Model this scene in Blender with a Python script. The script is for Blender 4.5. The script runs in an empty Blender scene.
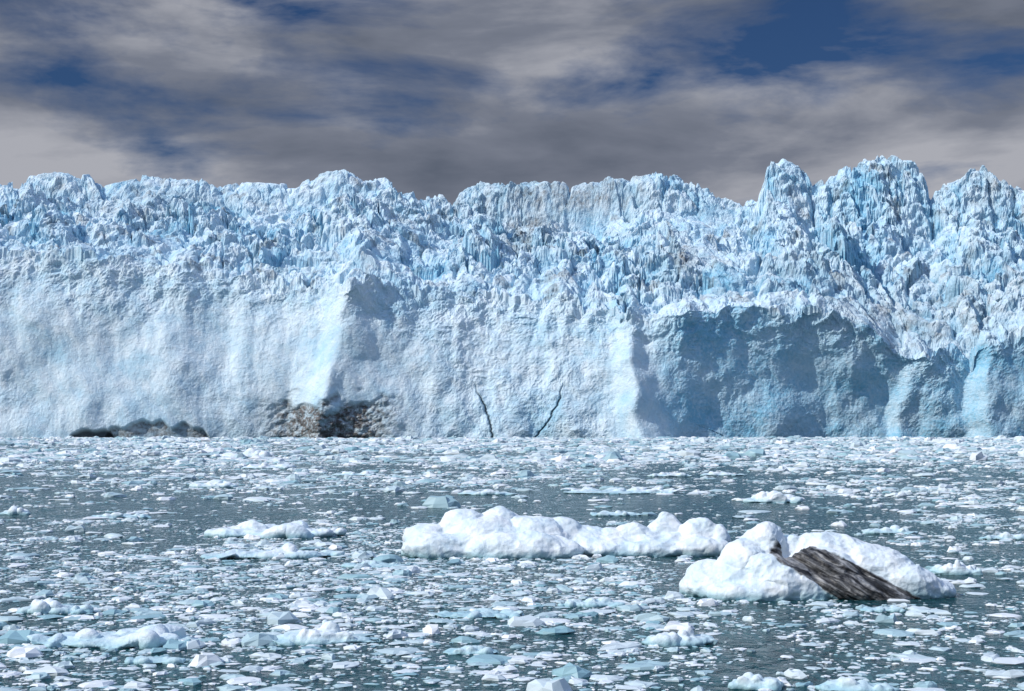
import bpy, math, time
import numpy as np
T0=time.time()
F=1024*50/36.0; H=8.0; YH=424.0; D=800.0
scene=bpy.context.scene
# ------------------------------------------------------------ noise
rng=np.random.default_rng(7)
PERM=rng.permutation(256).astype(np.int32); PERM=np.concatenate([PERM,PERM,PERM])
ang=rng.random(256)*2*np.pi
G2=np.stack([np.cos(ang),np.sin(ang)],1)
G3=rng.normal(size=(256,3)); G3/=np.linalg.norm(G3,axis=1)[:,None]
def fade(t): return t*t*t*(t*(t*6-15)+10)
def p2(x,y,seed=0):
    x=np.asarray(x,float)+seed*17.31; y=np.asarray(y,float)+seed*9.77
    xi=np.floor(x).astype(np.int64); yi=np.floor(y).astype(np.int64)
    fx=x-xi; fy=y-yi; u=fade(fx); v=fade(fy)
    def g(a,b):
        h=PERM[PERM[(xi+a)&255]+((yi+b)&255)]
        return G2[h,0]*(fx-a)+G2[h,1]*(fy-b)
    n0=g(0,0)*(1-u)+g(1,0)*u; n1=g(0,1)*(1-u)+g(1,1)*u
    return (n0*(1-v)+n1*v)*1.5
def p3(x,y,z,seed=0):
    x=np.asarray(x,float)+seed*17.31; y=np.asarray(y,float)+seed*9.77; z=np.asarray(z,float)+seed*5.13
    xi=np.floor(x).astype(np.int64); yi=np.floor(y).astype(np.int64); zi=np.floor(z).astype(np.int64)
    fx=x-xi; fy=y-yi; fz=z-zi; u=fade(fx); v=fade(fy); w=fade(fz)
    def g(a,b,c):
        h=PERM[PERM[PERM[(xi+a)&255]+((yi+b)&255)]+((zi+c)&255)]
        return G3[h,0]*(fx-a)+G3[h,1]*(fy-b)+G3[h,2]*(fz-c)
    def l(c):
        n0=g(0,0,c)*(1-u)+g(1,0,c)*u; n1=g(0,1,c)*(1-u)+g(1,1,c)*u
        return n0*(1-v)+n1*v
    return (l(0)*(1-w)+l(1)*w)*1.5
def fbm2(x,y,o=4,seed=0,ridge=False):
    s=0;a=1;t=0
    for i in range(o):
        n=p2(x*2**i,y*2**i,seed+i)
        if ridge: n=1-2*np.abs(n)
        s=s+a*n; t+=a; a*=.5
    return s/t
def fbm3(x,y,z,o=4,seed=0,ridge=False):
    s=0;a=1;t=0
    for i in range(o):
        n=p3(x*2**i,y*2**i,z*2**i,seed+i)
        if ridge: n=1-2*np.abs(n)
        s=s+a*n; t+=a; a*=.5
    return s/t
def h2(ix,iy,s):
    h=(ix.astype(np.uint64)*np.uint64(374761393)+iy.astype(np.uint64)*np.uint64(668265263)+np.uint64(s*974711+13))&np.uint64(0xffffffff)
    h=((h^(h>>np.uint64(13)))*np.uint64(1274126177))&np.uint64(0xffffffff)
    h=h^(h>>np.uint64(16))
    h=(h*np.uint64(2246822519))&np.uint64(0xffffffff); h=h^(h>>np.uint64(15))
    return h.astype(np.float64)/4294967295.0
def worley(x,y,seed=0):
    xi=np.floor(x).astype(np.int64); yi=np.floor(y).astype(np.int64)
    f1=np.full(x.shape,9.);f2=np.full(x.shape,9.)
    bx=np.zeros(x.shape);by=np.zeros(x.shape);ci=np.zeros(x.shape,np.int64);cj=np.zeros(x.shape,np.int64)
    for a in(-1,0,1):
        for b in(-1,0,1):
            cx=xi+a;cy=yi+b
            ux=cx+5000;uy=cy+5000
            px=cx+h2(ux,uy,seed*5+1);py=cy+h2(ux,uy,seed*5+2)
            dx=x-px;dy=y-py;d=np.sqrt(dx*dx+dy*dy)
            m=d<f1
            f2=np.where(m,f1,np.minimum(f2,d))
            f1=np.where(m,d,f1);bx=np.where(m,dx,bx);by=np.where(m,dy,by)
            ci=np.where(m,ux,ci);cj=np.where(m,uy,cj)
    return f1,f2,bx,by,h2(ci,cj,seed*5+3),h2(ci,cj,seed*5+4),h2(ci,cj,seed*5+9)
def sst(a,b,x):
    t=np.clip((x-a)/(b-a),0,1); return t*t*(3-2*t)
# ------------------------------------------------------------ node helpers
def newmat(name):
    m=bpy.data.materials.new(name); m.use_nodes=True
    nt=m.node_tree; b=nt.nodes["Principled BSDF"]
    return m,nt,b
def N(nt,t,**k):
    n=nt.nodes.new(t)
    for a,v in k.items(): setattr(n,a,v)
    return n
def ramp(nt,src,stops):
    r=N(nt,'ShaderNodeValToRGB'); e=r.color_ramp.elements
    while len(e)<len(stops): e.new(.5)
    for i,(p,c) in enumerate(stops):
        e[i].position=p; e[i].color=(c,c,c,1) if isinstance(c,(int,float)) else (*c,1)
    nt.links.new(src,r.inputs[0]); return r.outputs[0]
def noise(nt,vec,scale,detail=4,rough=.5,dist=0,stretch=None):
    if stretch:
        mp=N(nt,'ShaderNodeMapping'); mp.inputs['Scale'].default_value=stretch
        nt.links.new(vec,mp.inputs[0]); vec=mp.outputs[0]
    n=N(nt,'ShaderNodeTexNoise'); n.inputs['Scale'].default_value=scale
    n.inputs['Detail'].default_value=detail; n.inputs['Roughness'].default_value=rough
    n.inputs['Distortion'].default_value=dist
    nt.links.new(vec,n.inputs['Vector']); return n.outputs['Fac']
def mix(nt,fac,a,b,mode='MIX'):
    m=N(nt,'ShaderNodeMix',data_type='RGBA',blend_type=mode)
    for s,v in((0,fac),(6,a),(7,b)):
        if isinstance(v,bpy.types.NodeSocket): nt.links.new(v,m.inputs[s])
        elif s==0: m.inputs[0].default_value=v
        else: m.inputs[s].default_value=(*v,1)
    return m.outputs[2]
def mth(nt,op,a,b=0.0,clamp=False):
    m=N(nt,'ShaderNodeMath',operation=op,use_clamp=clamp)
    for i,v in enumerate((a,b)):
        if isinstance(v,bpy.types.NodeSocket): nt.links.new(v,m.inputs[i])
        else: m.inputs[i].default_value=v
    return m.outputs[0]
def bump(nt,h,dist,strength=1,normal=None):
    b=N(nt,'ShaderNodeBump'); b.inputs['Distance'].default_value=dist; b.inputs['Strength'].default_value=strength
    nt.links.new(h,b.inputs['Height'])
    if normal: nt.links.new(normal,b.inputs['Normal'])
    return b.outputs[0]
def attr(nt,n):
    a=N(nt,'ShaderNodeAttribute'); a.attribute_name=n; return a.outputs['Fac']
# ------------------------------------------------------------ mesh helper
def mesh_from(name,verts,faces,attrs=None,smooth=False,mat=None,sizes=None):
    me=bpy.data.meshes.new(name)
    nv=len(verts); me.vertices.add(nv); me.vertices.foreach_set('co',np.ascontiguousarray(verts,dtype=np.float32).ravel())
    nf,k=faces.shape
    me.loops.add(nf*k); me.loops.foreach_set('vertex_index',faces.astype(np.int32).ravel())
    me.polygons.add(nf); me.polygons.foreach_set('loop_start',np.arange(0,nf*k,k,dtype=np.int32))
    me.polygons.foreach_set('use_smooth',np.full(nf,smooth))
    me.update(calc_edges=True)
    if attrs:
        for n,a in attrs.items():
            at=me.attributes.new(n,'FLOAT','POINT'); at.data.foreach_set('value',np.asarray(a,dtype=np.float32).ravel())
    ob=bpy.data.objects.new(name,me); scene.collection.objects.link(ob)
    if mat: me.materials.append(mat)
    return ob
# ============================================================ GLACIER
def interp(px,pts):
    a=np.array(pts,float); return np.interp(px,a[:,0],a[:,1])
SKY=[(-400,182),(0,180),(60,176),(100,180),(130,176),(200,182),(290,185),(318,174),(345,165),(365,177),(400,181),(450,193),(480,183),(560,183),(600,178),(640,174),(665,166),(700,179),(735,195),(757,194),(768,155),(785,156),(800,163),(812,184),(830,170),(850,157),(880,160),(915,172),(930,190),(950,178),(970,166),(995,170),(1023,191),(1200,180),(1500,186)]
TOP=[(-400,255),(0,248),(100,255),(200,266),(290,288),(325,284),(350,270),(400,290),(500,294),(600,303),(630,308),(660,322),(700,314),(760,306),(830,306),(880,325),(935,355),(1000,352),(1060,330),(1400,300)]
PLAN=[(-500,10),(-100,4),(0,2),(120,4),(220,8),(295,12),(322,6),(345,-8),(375,-1),(420,5),(500,8),(580,6),(612,5),(632,-5),(648,2),(700,18),(780,31),(850,41),(905,48),(928,48),(945,41),(975,45),(998,50),(1012,38),(1030,40),(1100,52),(1200,36),(1500,-10)]
xs_in=np.linspace(-385,385,1330)
xs=np.concatenate([np.linspace(-760,-387,190),xs_in,np.linspace(387,760,190)])
NC=len(xs)
nA=230;nB=370;nC=50
pxb=512+xs*F/D
def smooth(a,n):
    kk=np.hanning(n);kk/=kk.sum(); return np.convolve(np.pad(a,n//2,mode='edge'),kk,'valid')[:len(a)]
PT=smooth(interp(np.arange(-700,1800),PLAN),15)
a=np.linspace(0,1,nA)[:,None]
def planf(px): return np.interp(px,np.arange(-700,1800),PT)
jag=2*p2(xs/30,xs*0,3)
shear=30*(1-a)*np.exp(-((pxb[None]-330)/70)**2)-10*(1-a)*np.exp(-((pxb[None]-630)/50)**2)+30*(1-a)*np.exp(-((pxb[None]-935)/40)**2)
wav=9*p2(a*3.0+0*xs[None],xs[None]/120+0*a,6)
plan2=planf(pxb[None]+shear+wav*(a<1))+jag[None]
plan=plan2[-1]
ytop=smooth(interp(pxb,TOP),31)+12*fbm2(xs/50,xs*0,3,4)*(1-.5*sst(690,760,pxb))+6*fbm2(xs/12,xs*0,3,7)
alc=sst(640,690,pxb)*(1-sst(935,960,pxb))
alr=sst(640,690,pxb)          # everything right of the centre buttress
lean=np.maximum(26+8*p2(xs/90,xs*0,5),16)
lean=lean*(1-alr)+alr*(1-7*np.exp(-((pxb-850)/70)**2)+4*sst(930,960,pxb))
zc=H+(YH-ytop)/F*(D+plan+lean)
BACK=215.0
V=np.zeros((nA+nB+nC,NC,3))
ycl=D+plan2+lean[None,:]*(a**1.5)+alc[None,:]*4*np.sin(np.pi*np.clip(a,0,1)**.8)
V[:nA,:,0]=xs; V[:nA,:,1]=ycl; V[:nA,:,2]=-4+(zc[None,:]+4)*a
t=(np.linspace(0,1,nB+1)[1:])[:,None]
yend=D+BACK
ysl=(D+plan+lean)[None,:]*(1-t)+(yend)*t
pxs=512+xs[None,:]*F/ysl
zs=H+(YH-interp(pxs,SKY)-2)/F*yend
sh=0.80*(t**0.9)+0.20*sst(.86,.96,t)+.07*p2(pxs/60,t*5,8)*np.sin(np.pi*t)
pl=np.exp(-((pxs-560)/75)**4)
sh2=0.70*(t**0.85)+0.30*sst(.90,.95,t)
sh=sh*(1-pl)+sh2*pl
V[nA:nA+nB,:,0]=xs; V[nA:nA+nB,:,1]=ysl; V[nA:nA+nB,:,2]=zc+(zs-zc)*sh
tb=(np.linspace(0,1,nC+1)[1:])[:,None]
V[nA+nB:,:,0]=xs; V[nA+nB:,:,1]=yend+tb*180; V[nA+nB:,:,2]=V[nA+nB-1,:,2][None,:]-tb**.7*70
X=V[...,0].copy();Y=V[...,1].copy();Z=V[...,2].copy()
frac=Z/zc[None,:]
tt=np.zeros_like(X); tt[nA:nA+nB]=t; tt[nA+nB:]=1
PX=512+X*F/Y; PY=YH-(Z-H)*F/Y
Wx=X+.35*Y+10*p2(X/26,Y/26,11)+2.5*p2(X/7,Y/7,12); Wy=(Y+0.8*Z*(tt==0))-.2*X+10*p2(X/26,Y/26,13)+2*p2(X/7,Y/7,14)
crev=np.zeros_like(X); ser=np.zeros_like(X)
for (sx,sy,amp,tilt,dep,sd,ew) in((50,30,11,14,8,1,.2),(22,16,9.5,9.5,6.5,2,.22),(10,8.5,3.6,4.8,2.8,3,.25),(4.6,4.4,1.0,1.8,.9,4,.3)):
    f1,f2,dx,dy,r1,r2,r3=worley(Wx/sx+sd*7,Wy/sy,sd)
    e=sst(0,ew,f2-f1)
    ser+=amp*(r1-.5)*sst(0,.10,f2-f1)+tilt*(dx*(r2-.5)*2+dy*(r3-.35)*2)-dep*(1-e)
    crev+=(1-e)*(.55 if sd<3 else .2)
ser+=6*fbm2(X/45,Y/38,3,22)
wS=np.where(tt>0,0.45+0.55*sst(0,.25,tt),0.45*sst(.80,1.05,frac))
wS=np.where(alc[None]*(tt<.1)>0,wS*(1-.35*alc[None]),wS)
region=0.85+0.6*p2(X/70,Y/60,31)
skyfac=1-sst(.88,1,tt)*(.36+.10*(1-sst(600,660,PX)))
wS=wS*np.clip(region,.4,1.3)*skyfac
smx=np.exp(-((PX-705)/45)**2-((PY-222)/26)**2)
wS*=1-.75*smx
Z2=Z+ser*wS
brk=(4.6*fbm3(X/11,Y/14,Z2/9,3,33,True)+1.0*fbm3(X/3.0,Y/4,Z2/3.0,2,36,True))*wS
Z2=Z2+1.8*fbm3(X/7+3,Y/7,Z2/7,3,38)*wS
wC=np.where(tt>0,1-sst(0,.12,tt),1.0)
Zs=Z
flu=fbm2(X/14+0.35*Zs/14+.6*p2(X/40,Zs/25,40),Zs/45,3,41,True)
flu2=fbm2((X+.3*Zs)/34,(Zs-.2*X)/50,3,42)
mid=fbm2((X+.6*Zs)/14+.5*p2(X/20,Zs/20,56),(Zs-.4*X)/15,4,49,True)
f1b,f2b,dxb,dyb,s1,s2,s3=worley((X-.25*Zs+3*p2(X/9,Zs/9,45))/11,(Zs+3*p2(X/8,Zs/8,46))/15,8)
f1c,f2c,dxc,dyc,u1,u2,u3=worley((X+.3*Zs+8*p2(X/30,Zs/30,57))/36,(Zs+8*p2(X/28,Zs/28,58))/50,9)
fine=fbm2(X/2.2,Zs/2.6,3,47,True)*.5
midr=np.exp(-((PX-520)/110)**4)
rough=0.17+0.9*sst(.55,1,frac)+.4*np.clip(p2(X/60,Zs/50,48),0,1)+.55*midr+.28*alr[None]
out=(flu*.6+flu2*4.2-f1c*4.5+mid*1.6*rough-2.2*f1b*rough+fine*rough)
Yc=Y-out*wC-brk
dirt=np.zeros_like(X); blue=np.zeros_like(X); dark=np.zeros_like(X)
def crack(pts,w,depth):
    global Yc,dark
    pts=np.array(pts,float)
    zz=H+(YH-pts[:,1])/F*(D+12); xx=(pts[:,0]-512)/F*(D+12)
    o=np.argsort(zz)
    xc=np.interp(Z,zz[o],xx[o])+0.9*p2(Z/4,Z*0,51)+.5*p2(Z/1.5,Z*0,52)
    inr=sst(zz.min()-1,zz.min()+1,Z)*(1-sst(zz.max()-14,zz.max()+1,Z))*(tt==0)
    w=w*(.55+.45*inr)
    g=np.exp(-((X-xc)/w)**2)*inr
    Yc=Yc+g*depth; dark=np.maximum(dark,np.clip(g*.85,0,.8))
    return np.exp(-((X-xc)/(w*4))**2)*inr
blue+=.3*crack([(471,377),(478,393),(487,412),(493,440)],.6,2)
blue+=.3*crack([(563,378),(560,398),(550,418),(533,440)],.55,2)
blue+=.3*crack([(686,421),(700,426),(716,431),(728,437)],.5,2)
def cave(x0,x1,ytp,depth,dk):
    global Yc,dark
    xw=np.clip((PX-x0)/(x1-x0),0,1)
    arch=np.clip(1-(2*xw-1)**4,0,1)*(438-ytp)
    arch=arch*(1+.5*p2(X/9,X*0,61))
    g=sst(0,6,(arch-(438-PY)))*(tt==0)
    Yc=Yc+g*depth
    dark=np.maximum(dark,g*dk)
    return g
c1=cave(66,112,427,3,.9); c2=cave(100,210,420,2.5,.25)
dn2=fbm2(X/6,Z/4,4,64)
dirt_c=np.exp(-((PX-330)/62)**4)*sst(398,415,PY+14*p2(X/9,Z/7,63)+.12*np.abs(PX-325))*(tt==0)
dirt=np.maximum(dirt,dirt_c*np.clip(1.2+1.2*dn2,.5,1.3))
dark=np.maximum(dark,dirt_c*sst(-.08,.28,dn2+.2*sst(425,438,PY)-.1)*.6)
Yc+=dirt_c*(2.5*fbm2(X/8,Z/6,3,65,True)+1)
dirt=np.maximum(dirt,.95*c2*np.clip(.7+1.5*fbm2(X/10,Z/3,3,66),0,1))
dn=fbm2(X/16,Y/12+Z/20,4,71)
dirt=np.maximum(dirt,np.where(tt>0,sst(.10,.42,dn)*.6,0))
for (cx,cy,rx,ry,s) in((530,232,30,18,1),(680,262,22,16,.9),(560,196,85,16,.95),(440,215,40,12,.5),(900,320,80,30,.6),(960,300,70,35,.55),(150,205,80,12,.45),(1000,180,40,16,.6),(800,275,60,20,.4)):  # dirt spots; the wide one below the centre crest also paints in wall shade
    dirt=np.maximum(dirt,s*np.exp(-((PX-cx)/rx)**2-((PY-cy)/ry)**2)*np.clip(.6+1.2*fbm2(X/8,(Y+Z)/8,3,72),0,1.2))
blue+=np.clip(crev,0,1)*wS*1.2*(tt>0)
bp=np.clip(1.0*p2(X/40,(Z+Y*.5)/26,81)+.4*p2(X/8,(Z+Y)/9,82),0,1)
blue+=bp*np.where(tt>0,.9,.75)
blue+=(.72+.5*fbm2(X/25,Z/16,3,84))*alr[None,:]*(tt==0)  # right of the buttress: bluer ice, plus wall shade painted into the colour
V[...,1]=Yc; V[...,2]=Z2
V[0,:,2]=-6
nR=nA+nB+nC
idx=np.arange(nR*NC).reshape(nR,NC)
q=np.stack([idx[:-1,:-1],idx[:-1,1:],idx[1:,1:],idx[1:,:-1]],-1).reshape(-1,4)
gm,nt,b=newmat('glacier_ice'); L=nt.links.new
tc=N(nt,'ShaderNodeTexCoord').outputs['Object']
n1=noise(nt,tc,.06,4,.6); n2=noise(nt,tc,.5,3,.65); n3=noise(nt,tc,.2,4,.6,0,(1,1,.7))
col=mix(nt,ramp(nt,n1,[(.35,0),(.7,1)]),(.67,.80,.88),(.50,.70,.83))
col=mix(nt,ramp(nt,n3,[(.45,0),(.75,.65)]),col,(.82,.89,.93))
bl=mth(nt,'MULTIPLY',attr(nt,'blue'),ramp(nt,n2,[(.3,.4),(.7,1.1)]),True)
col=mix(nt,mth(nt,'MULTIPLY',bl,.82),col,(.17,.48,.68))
dm=mth(nt,'MULTIPLY',attr(nt,'dirt'),ramp(nt,n2,[(.35,.3),(.6,1)]),True)
col=mix(nt,dm,col,(.17,.16,.155))
n4=noise(nt,tc,.9,3,.7)
col=mix(nt,mth(nt,'MULTIPLY',ramp(nt,n4,[(.58,0),(.70,1)]),.3),col,(.34,.38,.42))
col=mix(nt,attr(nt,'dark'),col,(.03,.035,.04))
L(col,b.inputs['Base Color']); b.inputs['Roughness'].default_value=.75; b.inputs['Specular IOR Level'].default_value=.15
L(bump(nt,noise(nt,tc,.4,7,.66),1.0,1.0),b.inputs['Normal'])
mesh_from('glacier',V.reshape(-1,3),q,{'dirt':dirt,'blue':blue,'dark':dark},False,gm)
print('glacier',time.time()-T0)
# ============================================================ WATER
wm,nt,b=newmat('sea_water'); L=nt.links.new
tc=N(nt,'ShaderNodeTexCoord').outputs['Object']
vor=N(nt,'ShaderNodeTexVoronoi'); vor.inputs['Scale'].default_value=3.2; L(tc,vor.inputs['Vector'])
sep=N(nt,'ShaderNodeSeparateColor'); L(vor.outputs['Color'],sep.inputs[0])
sp=mth(nt,'LESS_THAN',vor.outputs['Distance'],mth(nt,'MULTIPLY',mth(nt,'POWER',sep.outputs[0],2.8),.42))
pat=noise(nt,tc,.12,4,.6,.6,(1,.45,1))
sp=mth(nt,'MULTIPLY',sp,ramp(nt,pat,[(.40,.15),(.54,1)]))
slush=ramp(nt,noise(nt,tc,.55,6,.72,.8,(1,.5,1)),[(.49,0),(.59,.5),(.71,.95)])
slush=mth(nt,'MULTIPLY',slush,ramp(nt,pat,[(.40,.2),(.58,1)]))
wc=mix(nt,noise(nt,tc,.08,2),(.004,.040,.050),(.010,.064,.074))
wc=mix(nt,mth(nt,'MULTIPLY',slush,.6),wc,(.18,.34,.38))
wc=mix(nt,sp,wc,(.66,.75,.79))
L(wc,b.inputs['Base Color'])
L(mth(nt,'ADD',mth(nt,'MULTIPLY',mth(nt,'MAXIMUM',slush,sp),.5),.14),b.inputs['Roughness'])
b.inputs['IOR'].default_value=1.33; b.inputs['Specular IOR Level'].default_value=.22; b.inputs['Specular Tint'].default_value=(.6,.92,1,1)
wh=mth(nt,'ADD',noise(nt,tc,1.3,4,.62,.4,(1,.8,1)),mth(nt,'MULTIPLY',noise(nt,tc,.25,2,.5),1.2))
wh=mth(nt,'ADD',wh,mth(nt,'MULTIPLY',mth(nt,'ADD',slush,sp),.15))
L(bump(nt,wh,.6,1.0),b.inputs['Normal'])
S=6000
mesh_from('sea_water',np.array([(-S,-300,0),(S,-300,0),(S,8000,0),(-S,8000,0)]),np.array([[0,1,2,3]]),None,False,wm)
# ============================================================ ICE MATERIAL
def ice_material(name,band=False,wet=.35):
    m,nt,b=newmat(name); L=nt.links.new
    tc=N(nt,'ShaderNodeTexCoord').outputs['Object']
    geo=N(nt,'ShaderNodeNewGeometry'); sx=N(nt,'ShaderNodeSeparateXYZ'); L(geo.outputs['Position'],sx.inputs[0])
    n1=noise(nt,tc,.7,5,.6)
    col=mix(nt,ramp(nt,n1,[(.38,0),(.65,1)]),(.79,.84,.87),(.60,.74,.82))
    zz=mth(nt,'ADD',sx.outputs[2],mth(nt,'MULTIPLY',n1,-.25))
    w=ramp(nt,mth(nt,'ADD',mth(nt,'MULTIPLY',zz,1/wet*.5),.25),[(.15,1),(.75,0)])
    col=mix(nt,mth(nt,'MULTIPLY',w,.8),col,(.26,.50,.57))
    if band:
        cbx=N(nt,'ShaderNodeCombineXYZ'); L(mth(nt,'MULTIPLY',attr(nt,'perp'),4.5),cbx.inputs[0]); L(mth(nt,'MULTIPLY',attr(nt,'along'),.7),cbx.inputs[1])
        st=noise(nt,cbx.outputs[0],1.1,6,.66,.5)
        g=noise(nt,tc,5,5,.7)
        dc=mix(nt,ramp(nt,st,[(.43,0),(.51,.25),(.62,1)]),(.016,.016,.017),(.36,.365,.37))
        dc=mix(nt,ramp(nt,g,[(.50,0),(.66,.7)]),dc,(.045,.043,.043))
        col=mix(nt,attr(nt,'dirt'),col,dc)
    L(col,b.inputs['Base Color']); b.inputs['Roughness'].default_value=.45; b.inputs['Specular IOR Level'].default_value=.3
    hh=mth(nt,'ADD',noise(nt,tc,1.6,6,.56),mth(nt,'MULTIPLY',noise(nt,tc,14,3,.6),.08))
    L(bump(nt,hh,.12,.9),b.inputs['Normal'])
    return m
ice_m=ice_material('iceberg_ice'); ice_b=ice_material('iceberg_ice_with_sediment',True)
# ============================================================ ICEBERGS
import bmesh
from mathutils import Matrix
def build_ice(name,base,lumps,mat,voxel=.09,amp=.22,seed=1,band=None,sm=6):
    d=H*F/(base-YH); s=d/F
    bm=bmesh.new(); cx0=np.mean([l[0] for l in lumps]); ox=(cx0-512)*s
    for l in lumps:
        X_,T_,W_,dy,ry=l[:5]; roll=l[5] if len(l)>5 else 0
        h=max((base-T_)*s,.08)
        M=Matrix.Translation(((X_-512)*s-ox,dy,h*.30))@Matrix.Rotation(math.radians(roll),4,'Y')@Matrix.Diagonal((W_*s,ry,h*.70,1))
        bmesh.ops.create_icosphere(bm,subdivisions=3,radius=1,matrix=M)
    me=bpy.data.meshes.new('t'); bm.to_mesh(me); bm.free()
    ob=bpy.data.objects.new('t',me); scene.collection.objects.link(ob)
    r=ob.modifiers.new('r','REMESH'); r.mode='VOXEL'; r.voxel_size=voxel
    q=ob.modifiers.new('s','SMOOTH'); q.factor=.5; q.iterations=sm
    dg=bpy.context.evaluated_depsgraph_get(); m2=bpy.data.meshes.new_from_object(ob.evaluated_get(dg))
    bpy.data.objects.remove(ob); bpy.data.meshes.remove(me)
    n=len(m2.vertices); co=np.zeros(n*3); no=np.zeros(n*3)
    m2.vertices.foreach_get('co',co); m2.vertices.foreach_get('normal',no); co=co.reshape(-1,3); no=no.reshape(-1,3)
    x,y,z=co.T; k=1/(amp*9)
    dsp=amp*2.4*fbm3(x*k*.6,y*k*.6,z*k*.8,2,seed)+amp*1.2*(fbm3(x*k*.9,y*k*.9,z*k*1.2,3,seed+5,True)-.4)+amp*.12*fbm3(x*k*6,y*k*6,z*k*6,2,seed+9,True)
    dt=np.zeros(n); pe=np.zeros(n); al2=np.zeros(n)
    if band:
        (ax,az),(bx,bz),w=band
        p0=np.array([(ax-512)*s-ox,(base-az)*s]);p1=np.array([(bx-512)*s-ox,(base-bz)*s])
        dv=(p1-p0);Ln=np.linalg.norm(dv);dv/=Ln; nv=np.array([-dv[1],dv[0]])
        q_=np.stack([x,z],1)-p0; al=q_@dv/Ln; pe=q_@nv; al2=al*Ln
        wob=.09*fbm3(x*1.2,y*1.2,z*1.2,3,77)+.07*fbm3(x*5,y*5,z*5,3,78)
        ww=w*s*(.72+.38*np.clip(al,0,1))
        dt=(1-sst(-.02,.05,np.abs(pe+wob)-ww))*sst(-.05,-.01,al+.04*fbm3(x*3,y*3,z*3,2,80))*(y<.9)
        dsp=dsp*(1-.4*dt)+dt*(-.02+.09*fbm3(x*.9,y*.9,pe*5,3,79,True))
    co=co+no*dsp[:,None]
    m2.vertices.foreach_set('co',co.ravel())
    for nm,ar in(('dirt',dt),('perp',pe),('along',al2)):
        at=m2.attributes.new(nm,'FLOAT','POINT'); at.data.foreach_set('value',ar.astype(np.float32))
    m2.polygons.foreach_set('use_smooth',np.ones(len(m2.polygons),bool)); m2.update()
    m2.name=name; m2.materials.clear(); m2.materials.append(mat)
    o=bpy.data.objects.new(name,m2); scene.collection.objects.link(o); o.location=(ox,d,0)
    return o
build_ice('iceberg',557,[(498,522,92,2.4,2.6),(425,524,26,1.6,1.5,-20),(462,510,32,2.2,1.6,12),(445,532,46,.4,1.3),(500,508,28,2.6,1.5,-10),(485,520,48,1.4,1.6),
 (532,517,36,1.8,1.6),(520,534,66,-.1,1.3),(562,522,30,2.4,1.3),(590,529,30,2.4,1.4),(600,538,50,1.5,1.6),(655,534,76,2.6,1.9),
 (612,530,20,2.2,1.0),(636,524,24,2.2,.9,10),(656,532,14,1.8,.8),(680,510,14,2.8,.8,-25),(666,519,20,2.6,.9),(704,518,22,2.2,1.0),(720,527,14,2.0,.8,15),(640,542,56,.9,1.0),(700,539,34,1.1,1.0)],ice_m,.07,.15,3,sm=13)
build_ice('iceberg',598,[(750,562,62,1.2,1.8),(712,564,26,1.4,1.1,-15),(762,522,30,1.6,1.1,20),(748,540,30,1.0,1.1),(787,534,20,1.8,.9,20),(790,560,50,.3,1.2,25),(755,578,48,-.2,1.0),
 (845,537,66,1.8,1.6,12),(885,547,52,1.2,1.5,20),(910,564,48,1.0,1.5,18),(835,552,54,.7,1.2,20),(860,575,60,.1,1.0,10),(928,580,34,1.0,1.2)],ice_b,.045,.12,9,band=((780,546),(858,588),18),sm=16)
fr=np.random.default_rng(21)
FL=[(198,328,517,538),(212,330,541,559),(15,85,597,614),(28,196,624,648),(268,372,619,645),(640,722,625,646),(188,236,477,488),(212,268,446,458),(732,786,668,690),
(745,802,489,503),(455,505,518,524),(935,985,556,575),(820,900,678,693),(0,30,505,515),(455,512,488,495),(560,620,596,607),(240,292,461,469),(430,520,610,618),(440,500,645,655),
(862,905,604,612),(590,640,510,516),(650,690,470,477),(90,150,512,518),(340,400,560,568),(985,1030,530,540),(560,680,488,494),(120,180,655,664),(865,915,524,534),(700,745,470,476),(330,380,470,476)]
for i,(x0,x1,tp,bs) in enumerate(FL):
    w=(x1-x0)/2; d=H*F/(bs-YH); s=d/F; hh=(bs-tp)
    ry=max(w*s*.42,.4); lm=[((x0+x1)/2,bs-hh*.36,w*.97,ry*.9,ry)]
    for j in range(16):
        u=fr.uniform(-.95,.95); e=1-u*u*.7
        lm.append(((x0+x1)/2+u*w,bs-hh*fr.uniform(.3,.85)*e,w*fr.uniform(.10,.34),ry*.9+fr.uniform(-.9,.6)*ry,ry*fr.uniform(.2,.45),fr.uniform(-20,20)))
    build_ice('ice_floe',bs,lm,ice_m,max(.04,s*.9),max(.05,hh*s*.12),30+i,sm=3)
print('bergs',time.time()-T0)
# ============================================================ BRASH ICE
br=np.random.default_rng(5)
def sample(n,d0,d1,dens):
    d=np.sqrt(br.uniform(d0*d0,d1*d1,n)); x=br.uniform(-1,1,n)*(.43*d+4)
    m=.65*fbm2(x/9,d/16,3,91)+.5*fbm2(x/2.2,d/3.5,2,95)+.45*p2(x/45,d/80,97)
    keep=br.random(n)<sst(-.20,.36,m)*dens+.04
    return x[keep],d[keep]
Xs=[];Ds=[];Rs=[]
for n,d0,d1,r0,rm in((82000,36,120,.055,.80),(76000,120,300,.125,1.8),(66000,300,560,.30,3.2),(50000,560,810,.45,3.6),(6000,770,806,.6,3)):
    x,d=sample(n,d0,d1,.88)
    u=br.random(len(x)); r=np.minimum(r0*(1-u*.999)**(-1/1.65),rm*br.uniform(.3,1,len(x)))
    Xs.append(x);Ds.append(d);Rs.append(r)
x=np.concatenate(Xs);d=np.concatenate(Ds);r=np.concatenate(Rs); n=len(x); print('chunks',n)
K=8
th=np.arange(K)/K*2*np.pi
rings=[(1.0,-.10),(.94,.40),(.62,.78)]
th_=th[None,None,:]+br.uniform(0,6.28,(n,1,1))
rr=np.array([a for a,_ in rings])[None,:,None]*r[:,None,None]*(1+.32*br.uniform(-1,1,(n,1,K))+.14*br.uniform(-1,1,(n,3,K)))
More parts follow.
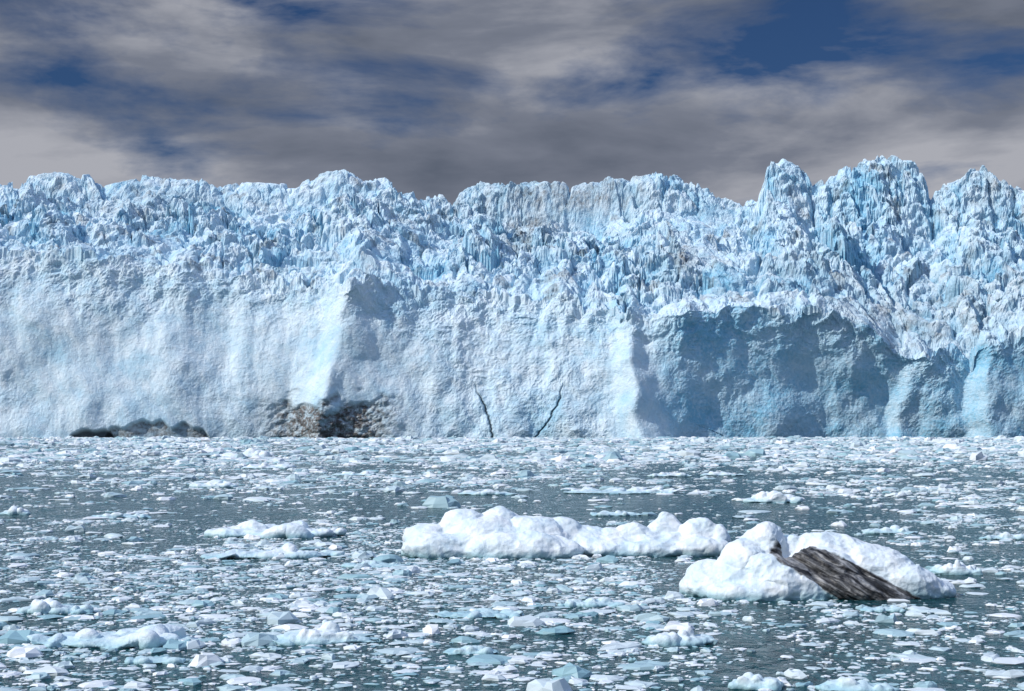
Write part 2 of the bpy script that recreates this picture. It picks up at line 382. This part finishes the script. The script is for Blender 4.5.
asp=br.uniform(.45,1,(n,1,1))
vx=rr*np.cos(th_); vy=rr*np.sin(th_)*asp; rot=br.normal(0,.5,(n,1,1))
vx,vy=vx*np.cos(rot)-vy*np.sin(rot),vx*np.sin(rot)+vy*np.cos(rot)
ht=r*np.clip(br.lognormal(-1.6,.6,n),.06,.65)
vz=ht[:,None,None]*(np.array([z for _,z in rings])[None,:,None]+np.array([0,.18,.3])[None,:,None]*br.uniform(-1,1,(n,3,K)))
top=np.stack([br.uniform(-.2,.2,n)*r,br.uniform(-.2,.2,n)*r,ht*br.uniform(.6,1.15,n)],-1)[:,None,:]
vv=np.concatenate([np.stack([vx,vy,vz],-1).reshape(n,3*K,3),top],1)
vv[...,0]+=x[:,None]; vv[...,1]+=d[:,None]
f=[]
for a_ in range(2):
    for j in range(K):
        j2=(j+1)%K
        f.append((a_*K+j,a_*K+j2,(a_+1)*K+j2)); f.append((a_*K+j,(a_+1)*K+j2,(a_+1)*K+j))
for j in range(K): f.append((2*K+j,2*K+(j+1)%K,3*K))
f=np.array(f); ff=(f[None]+(np.arange(n)*(3*K+1))[:,None,None]).reshape(-1,3)
tone=np.repeat(br.random(n),3*K+1)
bmx,nt,b=newmat('brash_ice'); L=nt.links.new
col=mix(nt,ramp(nt,attr(nt,'tone'),[(0,0),(.5,.55),(1,1)]),(.24,.43,.49),(.80,.84,.87))
col=mix(nt,ramp(nt,attr(nt,'tone'),[(.0,.6),(.008,0)]),col,(.1,.1,.1))
L(col,b.inputs['Base Color']); b.inputs['Roughness'].default_value=.5
mesh_from('brash_ice',vv.reshape(-1,3),ff,{'tone':tone},False,bmx)
print('brash',time.time()-T0)
# ============================================================ SKY + SUN
sd=np.array([-.68,-.33,.58]); sd/=np.linalg.norm(sd)
el=math.asin(sd[2]); az=math.atan2(sd[0],sd[1])
w=bpy.data.worlds.new('World'); scene.world=w; w.use_nodes=True; nt=w.node_tree; L=nt.links.new
bg=nt.nodes['Background']; bg.inputs[1].default_value=.1
sky=N(nt,'ShaderNodeTexSky',sky_type='NISHITA'); sky.sun_disc=False; sky.sun_elevation=el; sky.sun_rotation=az
tc=N(nt,'ShaderNodeTexCoord').outputs['Generated']
sx=N(nt,'ShaderNodeSeparateXYZ'); L(tc,sx.inputs[0])
up=ramp(nt,sx.outputs[2],[(.33,0),(.7,1)])  # unseen overhead sky and cloud get added brightness and blue as fill light
skyc=mix(nt,1.0,sky.outputs[0],mix(nt,up,(.15,.25,.42),(.9,1.1,1.4)),'MULTIPLY')
mp=N(nt,'ShaderNodeMapping'); mp.inputs['Location'].default_value=(.05,.3,.42); L(tc,mp.inputs[0])
pv=mp.outputs[0]
low=ramp(nt,sx.outputs[2],[(.16,.5),(.215,.40),(.27,.36)])
cov=mth(nt,'ADD',noise(nt,pv,5.4,8,.56,.25,(1,1,3.2)),mth(nt,'MULTIPLY',mth(nt,'SUBTRACT',low,.36),.7))
lum=mth(nt,'ADD',noise(nt,pv,6.4,8,.54,.2,(.8,1,2.8)),mth(nt,'MULTIPLY',mth(nt,'SUBTRACT',low,.36),.5))
cc=ramp(nt,lum,[(.30,(.10,.12,.165)),(.50,(.185,.205,.26)),(.68,(.40,.41,.455))])
cc=mix(nt,1.0,cc,mix(nt,up,(10,10,10),(22,27,35)),'MULTIPLY')
mask=ramp(nt,cov,[(.38,0),(.55,1)])
L(mix(nt,mask,skyc,cc),bg.inputs[0])
sun=bpy.data.lights.new('sun','SUN'); sun.energy=3.7; sun.angle=math.radians(.5); sun.color=(1,.955,.89)
so=bpy.data.objects.new('sun',sun); scene.collection.objects.link(so)
from mathutils import Vector
so.rotation_euler=Vector(sd).to_track_quat('Z','Y').to_euler()
cam=bpy.data.cameras.new('camera'); cam.lens=50; cam.sensor_width=36; cam.clip_end=20000; cam.shift_y=(YH-345.5)/1024
co=bpy.data.objects.new('camera',cam); scene.collection.objects.link(co); co.location=(0,0,H); co.rotation_euler=(math.pi/2,0,0)
scene.camera=co
scene.view_settings.view_transform='Standard'; scene.view_settings.look='None'; scene.view_settings.exposure=0
print('done',time.time()-T0)
